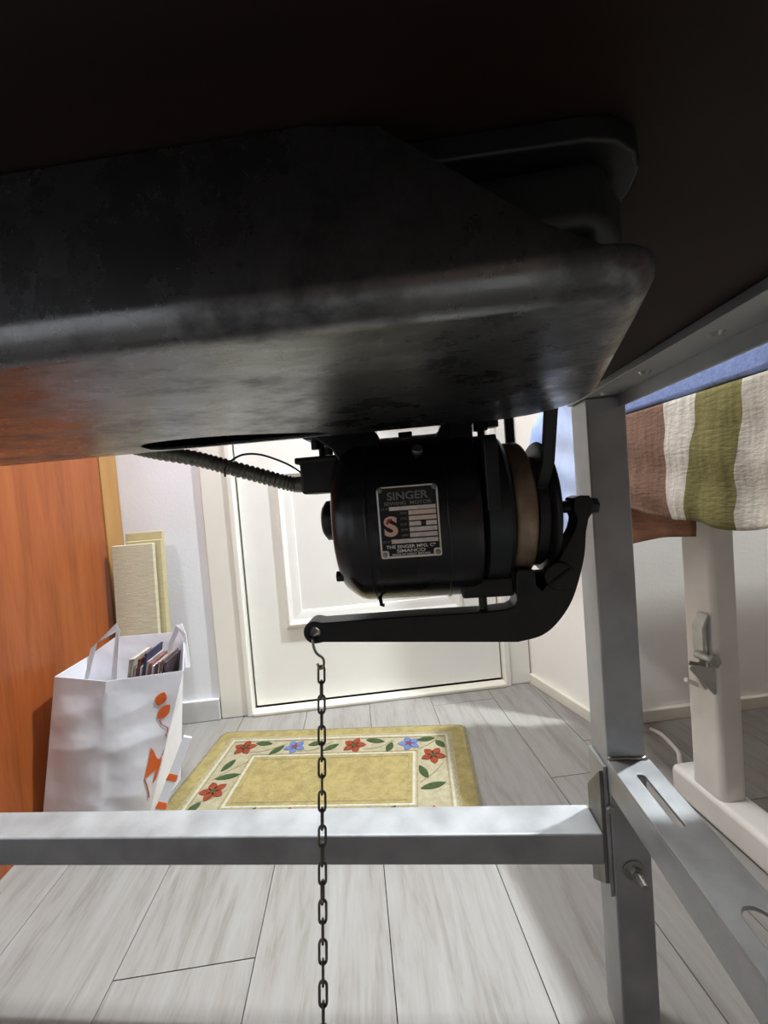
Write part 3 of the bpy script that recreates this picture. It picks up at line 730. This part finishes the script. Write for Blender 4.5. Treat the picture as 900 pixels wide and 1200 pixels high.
def ztop(x, y):
    if y < 0.16 and x > -0.006:
        t = min(1, (x + 0.006) / 0.05); return lerp(0.6895, 0.652, t)
    if x > 0.03 and y < 0.23:
        return lerp(0.652, 0.6895, max(0, min(1, (y - 0.16) / 0.06)))
    return 0.6895
bm = NB(); R_ = 0.009; rings = []
for k in range(6):
    t = PI / 2 * k / 5; ins = inset(outline, R_ * (1 - math.sin(t))); z = PAN_Z + R_ * (1 - math.cos(t))
    rings.append([bm.verts.new((p[0], p[1], z)) for p in ins])
rings.append([bm.verts.new((p[0], p[1], max(ztop(*p), PAN_Z + R_ + 0.0005))) for p in outline])
n = len(outline)
for a_, b_ in zip(rings, rings[1:]):
    for i in range(n):
        j = (i + 1) % n; bm.faces.new((a_[i], a_[j], b_[j], b_[i]))
ed = [bm.edges.get((rings[0][i], rings[0][(i + 1) % n])) for i in range(n)]
hole = [(p.x, p.y) for p in spline([(-0.172, 0.2530, 0), (-0.168, 0.2375, 0), (-0.150, 0.2285, 0), (-0.110, 0.2290, 0), (-0.070, 0.2420, 0), (-0.046, 0.2535, 0)], 6)]
hole += [(p.x, p.y) for p in spline([(-0.046, 0.2535, 0), (-0.055, 0.2575, 0), (-0.080, 0.2595, 0), (-0.125, 0.2605, 0), (-0.163, 0.2590, 0), (-0.172, 0.2530, 0)], 6)[1:-1]]
hv = [bm.verts.new((x, y, PAN_Z)) for x, y in hole]
ed += [bm.edges.new((hv[i], hv[(i + 1) % len(hv)])) for i in range(len(hv))]
bmesh.ops.triangle_fill(bm, use_beauty=True, use_dissolve=False, edges=ed)
pn = obj('oil_pan', bm, M['pan'], None, org=(-0.15, 0.18, PAN_Z), rot=TA, smooth=True)
tag(pn, 'shallow grey sheet-metal oil pan with a slot under the table top', 'pan')
solid(pn, 0.0016, -1)
es = pn.modifiers.new('edge', 'EDGE_SPLIT'); es.split_angle = math.radians(50)

# machine underside hanging in the open end of the pan
sm = thing('sewing_machine_base', 'dark machine casting seen inside the open end of the oil pan', 'machine', (-0.1, 0.17, 0.66), TA)
obj('bed_plate', prism(NB(), rrect(-0.35, 0.068, 0.105, 0.262, 0.02, 4), 0.683, 0.6895, 'z'), M['blackcast'], sm, bevel=0.001)
obj('casting', prism(NB(), [(0.0, 0.112), (0.052, 0.108), (0.066, 0.125), (0.05, 0.165), (0.015, 0.17)], 0.664, 0.683, 'z'), M['cast'], sm, bevel=0.005, seg=3)
obj('rib', bx(0.018, 0.024, 0.12, 0.2, 0.661, 0.683), M['cast'], sm, bevel=0.002)
obj('shaft', cyl(NB(), (-0.2, 0.15, 0.672), (0.05, 0.15, 0.672), 0.006, n=16), M['steel_d'], sm)
obj('screw', cyl(NB(), (0.040, 0.118, 0.664), (0.040, 0.118, 0.657), 0.004, n=12), M['bolt'], sm)

# ============================================================ MOTOR
MY, MZ = 0.36, 0.582
mo = thing('sewing_motor', 'black round sewing machine motor with metal nameplate hung under the table', 'motor', (0.0, MY, 0.51), TA)
body = obj('body', lathe_x(NB(), [(-0.0675, 0.0), (-0.0675, 0.054), (-0.0665, 0.0575), (-0.0645, 0.0605), (-0.057, 0.0665), (-0.052, 0.0695), (-0.047, 0.0708), (0.040, 0.0708), (0.046, 0.069), (0.0485, 0.064), (0.0490, 0.0)], MY, MZ), M['black'], mo, smooth=True)
es = body.modifiers.new('edge', 'EDGE_SPLIT'); es.split_angle = math.radians(40)
for x in (-0.0385, 0.022):
    obj('seam_ring', lathe_x(NB(), [(x - 0.0012, 0.0700), (x - 0.001, 0.0719), (x + 0.001, 0.0719), (x + 0.0012, 0.0700)], MY, MZ), M['black'], mo, smooth=True)
obj('flange', lathe_x(NB(), [(0.049, 0.0), (0.049, 0.062), (0.0515, 0.0655), (0.067, 0.0655), (0.0705, 0.062), (0.0705, 0.0)], MY, MZ, 64), M['flange'], mo, smooth=True).modifiers.new('edge', 'EDGE_SPLIT').split_angle = math.radians(40)
pl = obj('pulley', lathe_x(NB(), [(0.0705, 0.0), (0.0715, 0.050), (0.073, 0.0555), (0.076, 0.0572), (0.086, 0.0572), (0.0885, 0.0555), (0.0925, 0.044), (0.0985, 0.044), (0.1005, 0.044), (0.1005, 0.0)], MY, MZ, 64), M['pulley'], mo, smooth=True)
pl.modifiers.new('edge', 'EDGE_SPLIT').split_angle = math.radians(45)
obj('outer_disc', lathe_x(NB(), [(0.0985, 0.0), (0.0985, 0.044), (0.1025, 0.055), (0.1045, 0.0562), (0.1065, 0.055), (0.1075, 0.05), (0.1075, 0.0)], MY, MZ, 64), M['blackcast'], pl, smooth=True)
obj('hub_nut', lathe_x(NB(), [(0.1075, 0.0), (0.1075, 0.022), (0.112, 0.0225), (0.119, 0.019), (0.121, 0.012), (0.121, 0.0)], MY, MZ, 32), M['blackcast'], pl, smooth=True)
obj('guard_strap', prism(NB(), [(0.2925, 0.632), (0.2965, 0.640), (0.302, 0.640), (0.2955, 0.585), (0.2920, 0.585)], 0.0500, 0.060, 'x'), M['flange'], mo, bevel=0.001)
# end-bell fittings at the left
tbx = obj('terminal_box', bx(-0.0985, -0.064, 0.338, 0.378, 0.6085, 0.639), M['blackcast'], mo, bevel=0.003)
obj('lid_lip', bx(-0.1015, -0.064, 0.335, 0.381, 0.6345, 0.640), M['blackcast'], tbx, bevel=0.0015)
obj('bearing_cap', lathe_x(NB(), [(-0.0665, 0.0), (-0.0665, 0.0180), (-0.080, 0.0175), (-0.0835, 0.013), (-0.084, 0.0)][::-1], 0.352, 0.584, 32), M['blackcast'], mo, smooth=True)
hexbolt('bolt', mo, M['blackcast'], (-0.060, 0.325, 0.5385), (-0.0705, 0.325, 0.5385), 0.0048)
obj('clamp_screw', tube(NB(), [(-0.0370, 0.333, 0.517), (-0.0360, 0.330, 0.5115), (-0.0335, 0.330, 0.511)], 0.0016, 8), M['blackcast'], mo)
# feet up to the table
ft = obj('foot', prism(NB(), [(-0.0905, 0.659), (-0.0905, 0.6535), (-0.078, 0.652), (-0.066, 0.642), (-0.060, 0.63), (-0.020, 0.63), (-0.028, 0.652), (-0.034, 0.659), (-0.034, 0.6895), (-0.0905, 0.6895)], 0.325, 0.395, 'y'), M['black'], mo, bevel=0.002)
for y in (0.335, 0.385): hexbolt('bolt', ft, M['blackcast'], (-0.0815, y, 0.6535), (-0.0815, y, 0.6455), 0.0045)
obj('bolt_shank', cyl(NB(), (-0.0790, 0.345, 0.6535), (-0.0790, 0.345, 0.6405), 0.0027, n=10), M['blackcast'], ft)
ft = obj('foot', prism(NB(), [(0.026, 0.6895), (0.026, 0.665), (0.024, 0.656), (0.018, 0.645), (0.018, 0.625), (0.048, 0.625), (0.048, 0.655), (0.060, 0.657), (0.076, 0.660), (0.076, 0.6895)], 0.325, 0.395, 'y'), M['black'], mo, bevel=0.002)
for x, z in ((0.0665, 0.660), (0.0575, 0.658)):
    hexbolt('bolt', ft, M['blackcast'], (x, 0.345, z), (x, 0.345, z - 0.008), 0.006)
obj('bolt_shank', cyl(NB(), (0.0575, 0.345, 0.652), (0.0575, 0.345, 0.644), 0.003, n=10), M['blackcast'], ft)
obj('lug', bx(-0.012, 0.0, 0.35, 0.37, 0.6515, 0.656), M['black'], mo, bevel=0.001)
obj('screw', cyl(NB(), (0.003, 0.3128, 0.6330), (0.003, 0.3085, 0.6362), 0.0042, n=16), M['bolt'], mo, bevel=0.0008)
# nameplate riveted to the front
PY = MY - 0.0716
np_ = obj('nameplate', prism(NB(), rrect(-0.0288, 0.0150, 0.5562, 0.6080, 0.003, 4), PY - 0.0014, PY + 0.0006, 'y'), M['plate_rim'], mo, bevel=0.0003)
F1 = PY - 0.0014
def pflat(name, x0, x1, z0, z1, m, d=0.00025, r=0.0):
    return obj(name, prism(NB(), rrect(x0, x1, z0, z1, r, 3) if r else [(x0, z0), (x1, z0), (x1, z1), (x0, z1)], F1 - d, F1 + 0.0001, 'y'), m, np_)
pflat('black_field', -0.0275, 0.0137, 0.5578, 0.6068, M['plate_blk'], 0.0002, 0.002)
def text(s, x, z, size, m, align='LEFT', width=None):
    cu = bpy.data.curves.new('lettering', 'FONT'); cu.body = s; cu.size = size; cu.align_x = align; cu.extrude = 0.0; cu.offset = size * (0.034 if s == 'S' else 0.022)
    o = bpy.data.objects.new('lettering', cu); COL.objects.link(o)
    dg = bpy.context.evaluated_depsgraph_get(); me = bpy.data.meshes.new_from_object(o.evaluated_get(dg))
    bpy.data.objects.remove(o); bpy.data.curves.remove(cu)
    me.name = 'lettering'; me.materials.clear()
    xs = [v.co.x for v in me.vertices]
    if width and xs: sx = width / (max(xs) - min(xs))
    else: sx = 1.0
    off = ORG[np_.name]; x0 = min(xs)
    for v in me.vertices:
        px = x + ((v.co.x - x0) if align == 'LEFT' else v.co.x) * sx
        v.co = (px - off.x, F1 - 0.0004 - off.y, z + v.co.y - off.z)
    k = link('lettering', me, m, np_); ORG[k.name] = off
    return k
cxp = -0.0069
text('SINGER', cxp, 0.5982, 0.0078, M['plate_dim'], 'CENTER', 0.0295)
text('SEWING  MOTOR', cxp, 0.5944, 0.0034, M['plate_dim'], 'CENTER', 0.034)
text('CAT. Nº', -0.0268, 0.5912, 0.0022, M['plate_dim'], 'LEFT', 0.0055)
pflat('cell', -0.0205, 0.0128, 0.5905, 0.5932, M['plate_cell'])
for s, z0, pm in (('VOLTS', 0.5868, 'plate_cellp'), ('CYC', 0.5828, 'plate_cellp'), ('H.P.', 0.5788, 'plate_cell'), ('RPM', 0.5748, 'plate_cell'), ('AMPS', 0.5708, 'plate_cell')):
    pflat('cell', -0.0068, 0.0128, z0, z0 + 0.0031, M[pm])
    text(s, -0.0128, z0 + 0.0008, 0.0022, M['plate_dim'], 'LEFT', 0.0048)
pflat('cell_divider', 0.0016, 0.0052, 0.5788, 0.5820, M['plate_blk'], 0.0004)
text('PH', 0.0023, 0.5797, 0.0018, M['plate_dim'], 'LEFT', 0.0022)
text('CAT 33357    7', -0.0190, 0.5910, 0.0026, M['plate_dim'], 'LEFT', 0.025) if False else None
pflat('cell', -0.0205, 0.0128, 0.5668, 0.5698, M['plate_cell'])
text('SER. Nº', -0.0268, 0.5676, 0.0022, M['plate_dim'], 'LEFT', 0.0055)
text('THE SINGER MFG. Cº', cxp, 0.5634, 0.0031, M['plate_txt'], 'CENTER', 0.0355)
text('SIMANCO', cxp, 0.5603, 0.0033, M['plate_txt'], 'CENTER', 0.0205)
text('MADE IN GREAT BRITAIN', cxp, 0.5582, 0.0019, M['plate_txt'], 'CENTER', 0.027)
e = text('S', -0.0250, 0.5728, 0.0190, M['plate_s'], 'LEFT', 0.0098)
obj('emblem_accent', prism(NB(), [(-0.0235, 0.5815), (-0.0222, 0.5845), (-0.0195, 0.5850), (-0.0185, 0.5838), (-0.0212, 0.5828), (-0.0222, 0.5805)], F1 - 0.0006, F1 - 0.00042, 'y'), M['plate_red'], np_)
for x, z in ((-0.0262, 0.6056), (0.0126, 0.6056), (-0.0258, 0.5590), (0.0122, 0.5590)):
    obj('rivet', cyl(NB(), (x, F1 + 0.0002, z), (x, F1 - 0.0014, z), 0.0023, 0.0012, n=16), M['bolt'], np_, smooth=False)
    if z < 0.58: pflat('rivet_pad', x - 0.0028 if x < 0 else x - 0.003, x + 0.003 if x < 0 else x + 0.0028, z - 0.0028, z + 0.003, M['plate_rim'], 0.0003, 0.0015)
# clutch lever with its pivot screw, stud and end bolt
LV = [(-0.0841, 0.5035), (-0.0199, 0.5049), (0.0448, 0.5052), (0.0646, 0.5066), (0.0690, 0.5085), (0.0710, 0.5130), (0.0720, 0.5337), (0.0735, 0.5365), (0.0850, 0.5360), (0.0865, 0.5345), (0.0868, 0.5239), (0.0907, 0.5195), (0.0943, 0.5234), (0.1083, 0.5484), (0.1184, 0.5653), (0.1205, 0.5732), (0.1180, 0.5800), (0.1187, 0.5890), (0.1240, 0.5905), (0.1300, 0.5900), (0.1330, 0.5840), (0.1310, 0.5760), (0.1286, 0.5726), *[(p.x, p.y) for p in spline([(0.126, 0.562, 0), (0.1238, 0.5447, 0), (0.1185, 0.5255, 0), (0.1110, 0.5075, 0), (0.0990, 0.4920, 0), (0.0870, 0.4838, 0), (0.0700, 0.4800, 0)], 5)], (-0.0006, 0.4835), (-0.084, 0.4875)]
ear = []
for k in range(1, 16):
    t = math.radians(lerp(-60, -300, k / 16)); ear.append((-0.0908 + 0.0092 * math.cos(t), 0.4957 + 0.0092 * math.sin(t)))
holec = [(-0.0908 + 0.0045 * math.cos(2 * PI * k / 16), 0.4957 + 0.0045 * math.sin(2 * PI * k / 16)) for k in range(16)]
lv = obj('clutch_lever', prism(NB(), LV + ear, 0.315, 0.335, 'y', [holec]), M['blackcast'], mo, bevel=0.0014)
sc_ = obj('pivot_screw', cyl(NB(), (0.1035, 0.3152, 0.5305), (0.1035, 0.3120, 0.5305), 0.0115, 0.0105, n=28), M['blackcast'], lv, bevel=0.0008)
bm = NB(); box(bm, -0.009, 0.009, 0.3112, 0.3121, -0.0009, 0.0009)
bmesh.ops.rotate(bm, verts=bm.verts, matrix=Matrix.Rotation(-0.6, 3, 'Y'), cent=(0, 0.3115, 0)); bmesh.ops.translate(bm, verts=bm.verts, vec=(0.1035, 0, 0.5305))
obj('screw_slot', bm, M['gap'], lv)
obj('end_bolt', cyl(NB(), (0.112, 0.325, 0.5822), (0.137, 0.325, 0.5810), 0.0048, n=16), M['blackcast'], lv, bevel=0.001)
obj('end_nut', cyl(NB(), (0.1325, 0.325, 0.5815), (0.1390, 0.325, 0.5810), 0.0068, n=6), M['blackcast'], lv, bevel=0.001)
obj('lever_block', bx(0.030, 0.0705, 0.318, 0.36, 0.5155, 0.531), M['blackcast'], mo, bevel=0.002)
bm = NB(); tube(bm, [(0.0465, 0.325, 0.5155 - 0.0006 * i) for i in range(22)], lambda i: 0.0036 if i % 2 else 0.0029, 14)
obj('threaded_stud', bm, M['steel_d'], mo)
obj('lever_arm_link', bx(0.080, 0.105, 0.335, 0.352, 0.5185, 0.5290), M['blackcast'], mo, bevel=0.002)

# ============================================================ BELT
def ribbon(path, hw, ht, x):
    bm = NB(); n = len(path); R = []
    for i in range(n):
        a = Vector(path[max(i - 1, 0)]); b = Vector(path[min(i + 1, n - 1)]); d = (b - a).normalized(); nr = Vector((-d.y, d.x)); p = Vector(path[i])
        R.append([bm.verts.new((x + sx * hw, p.x + nr.x * sz * ht, p.y + nr.y * sz * ht)) for sx, sz in ((-1, -1), (1, -1), (1, 1), (-1, 1))])
    for A, B in zip(R, R[1:]):
        for k in range(4): bm.faces.new((A[k], A[(k + 1) % 4], B[(k + 1) % 4], B[k]))
    bm.faces.new(R[0]); bm.faces.new(R[-1][::-1]); return bm
pth = [(0.272, 0.6885), (0.284, 0.655), (0.298, 0.618)]
for k in range(15):
    t = math.radians(lerp(180 + 22 - 44, 360, k / 14)); pth.append((MY + 0.0475 * math.cos(t), MZ + 0.0475 * math.sin(t)))
pth += [(0.4075, 0.63), (0.4075, 0.6885)]
o = obj('drive_belt', ribbon(pth, 0.0042, 0.0028, 0.0955), M['belt'], None, org=(0.0955, MY, 0.535), rot=TA, bevel=0.0006)
tag(o, 'black drive belt running from the motor pulley up through the table', 'belt')

# ============================================================ CONDUIT, WIRE, CHAIN
cp = spline([(-0.1005, 0.358, 0.6180), (-0.112, 0.358, 0.6195), (-0.138, 0.357, 0.6285), (-0.169, 0.355, 0.6395), (-0.198, 0.352, 0.6495), (-0.235, 0.350, 0.659), (-0.262, 0.35, 0.668), (-0.285, 0.35, 0.680)], 26)
cd = thing('flexible_conduit', 'grey ribbed flexible metal conduit leading to the motor terminal box', 'conduit', (-0.2, 0.355, 0.61), TA)
obj('hose', tube(NB(), cp, lambda i: (0.0064, 0.0072, 0.0070, 0.0050)[i % 4], 18), M['conduit'], cd, smooth=True)
obj('ferrule', cyl(NB(), (-0.0988, 0.358, 0.6178), (-0.1075, 0.358, 0.6188), 0.0072, n=20), M['conduit'], cd, bevel=0.0008)
wp = spline([(-0.167, 0.343, 0.630), (-0.1655, 0.341, 0.637), (-0.158, 0.340, 0.6435), (-0.147, 0.340, 0.6475), (-0.132, 0.340, 0.646), (-0.115, 0.342, 0.639), (-0.105, 0.347, 0.6325), (-0.0985, 0.352, 0.6262)], 8)
tag(obj('thin_wire', tube(NB(), wp, 0.0009, 8), M['wire'], None, org=(-0.13, 0.34, 0.63), rot=TA, smooth=True), 'thin black wire looping over the ribbed conduit', 'wire')
ch = thing('pull_chain', 'long steel link chain hanging from the hole in the motor lever', 'chain', (-0.0905, 0.325, 0.47), TA)
hk = spline([(-0.0880, 0.336, 0.4990), (-0.0900, 0.3385, 0.4945), (-0.0915, 0.334, 0.4900), (-0.0915, 0.325, 0.4905), (-0.0915, 0.3125, 0.4925), (-0.0912, 0.3115, 0.4850), (-0.0895, 0.3135, 0.4790), (-0.0868, 0.318, 0.4740), (-0.0862, 0.320, 0.4690), (-0.0880, 0.3205, 0.4645), (-0.0905, 0.3200, 0.4645), (-0.0918, 0.320, 0.4685)], 6)
obj('hook', tube(NB(), hk, 0.0011, 10), M['hook'], ch, smooth=True)
# one link shared by all
bm = NB(); lp = []
HL, HW = 0.0042, 0.0025
for k in range(9): t = PI * k / 8; lp.append((HW * math.cos(t), 0, HL + HW * math.sin(t)))
for k in range(9): t = PI + PI * k / 8; lp.append((HW * math.cos(t), 0, -HL + HW * math.sin(t)))
tube(bm, lp, 0.00098, 8, closed=True)
bmesh.ops.recalc_face_normals(bm, faces=bm.faces)
lme = bpy.data.meshes.new('link'); bm.to_mesh(lme); bm.free(); lme.materials.append(M['chain'])
for p in lme.polygons: p.use_smooth = True
c0 = Vector((-0.0893, 0.3200, 0.4590)); c1 = Vector((-0.0885, 0.250, 0.2560)); dv = (c1 - c0).normalized(); pitch = 2 * HL + 2 * HW - 0.0022
off = ORG[ch.name]; L_ = (c1 - c0).length; k = 0
while k * pitch < L_ * 1.55:
    o = link('link', lme, None, ch); o.location = c0 + dv * (k * pitch) - off
    z_ = -dv; x_ = Vector((1, 0, 0)); x_ = (x_ - z_ * x_.dot(z_)).normalized(); y_ = z_.cross(x_)
    m3 = Matrix((x_, y_, z_)).transposed() @ Matrix.Rotation((0.12 if k % 2 == 0 else PI / 2 + 0.12) + random.uniform(-0.15, 0.15), 3, 'Z')
    o.rotation_euler = m3.to_euler(); k += 1
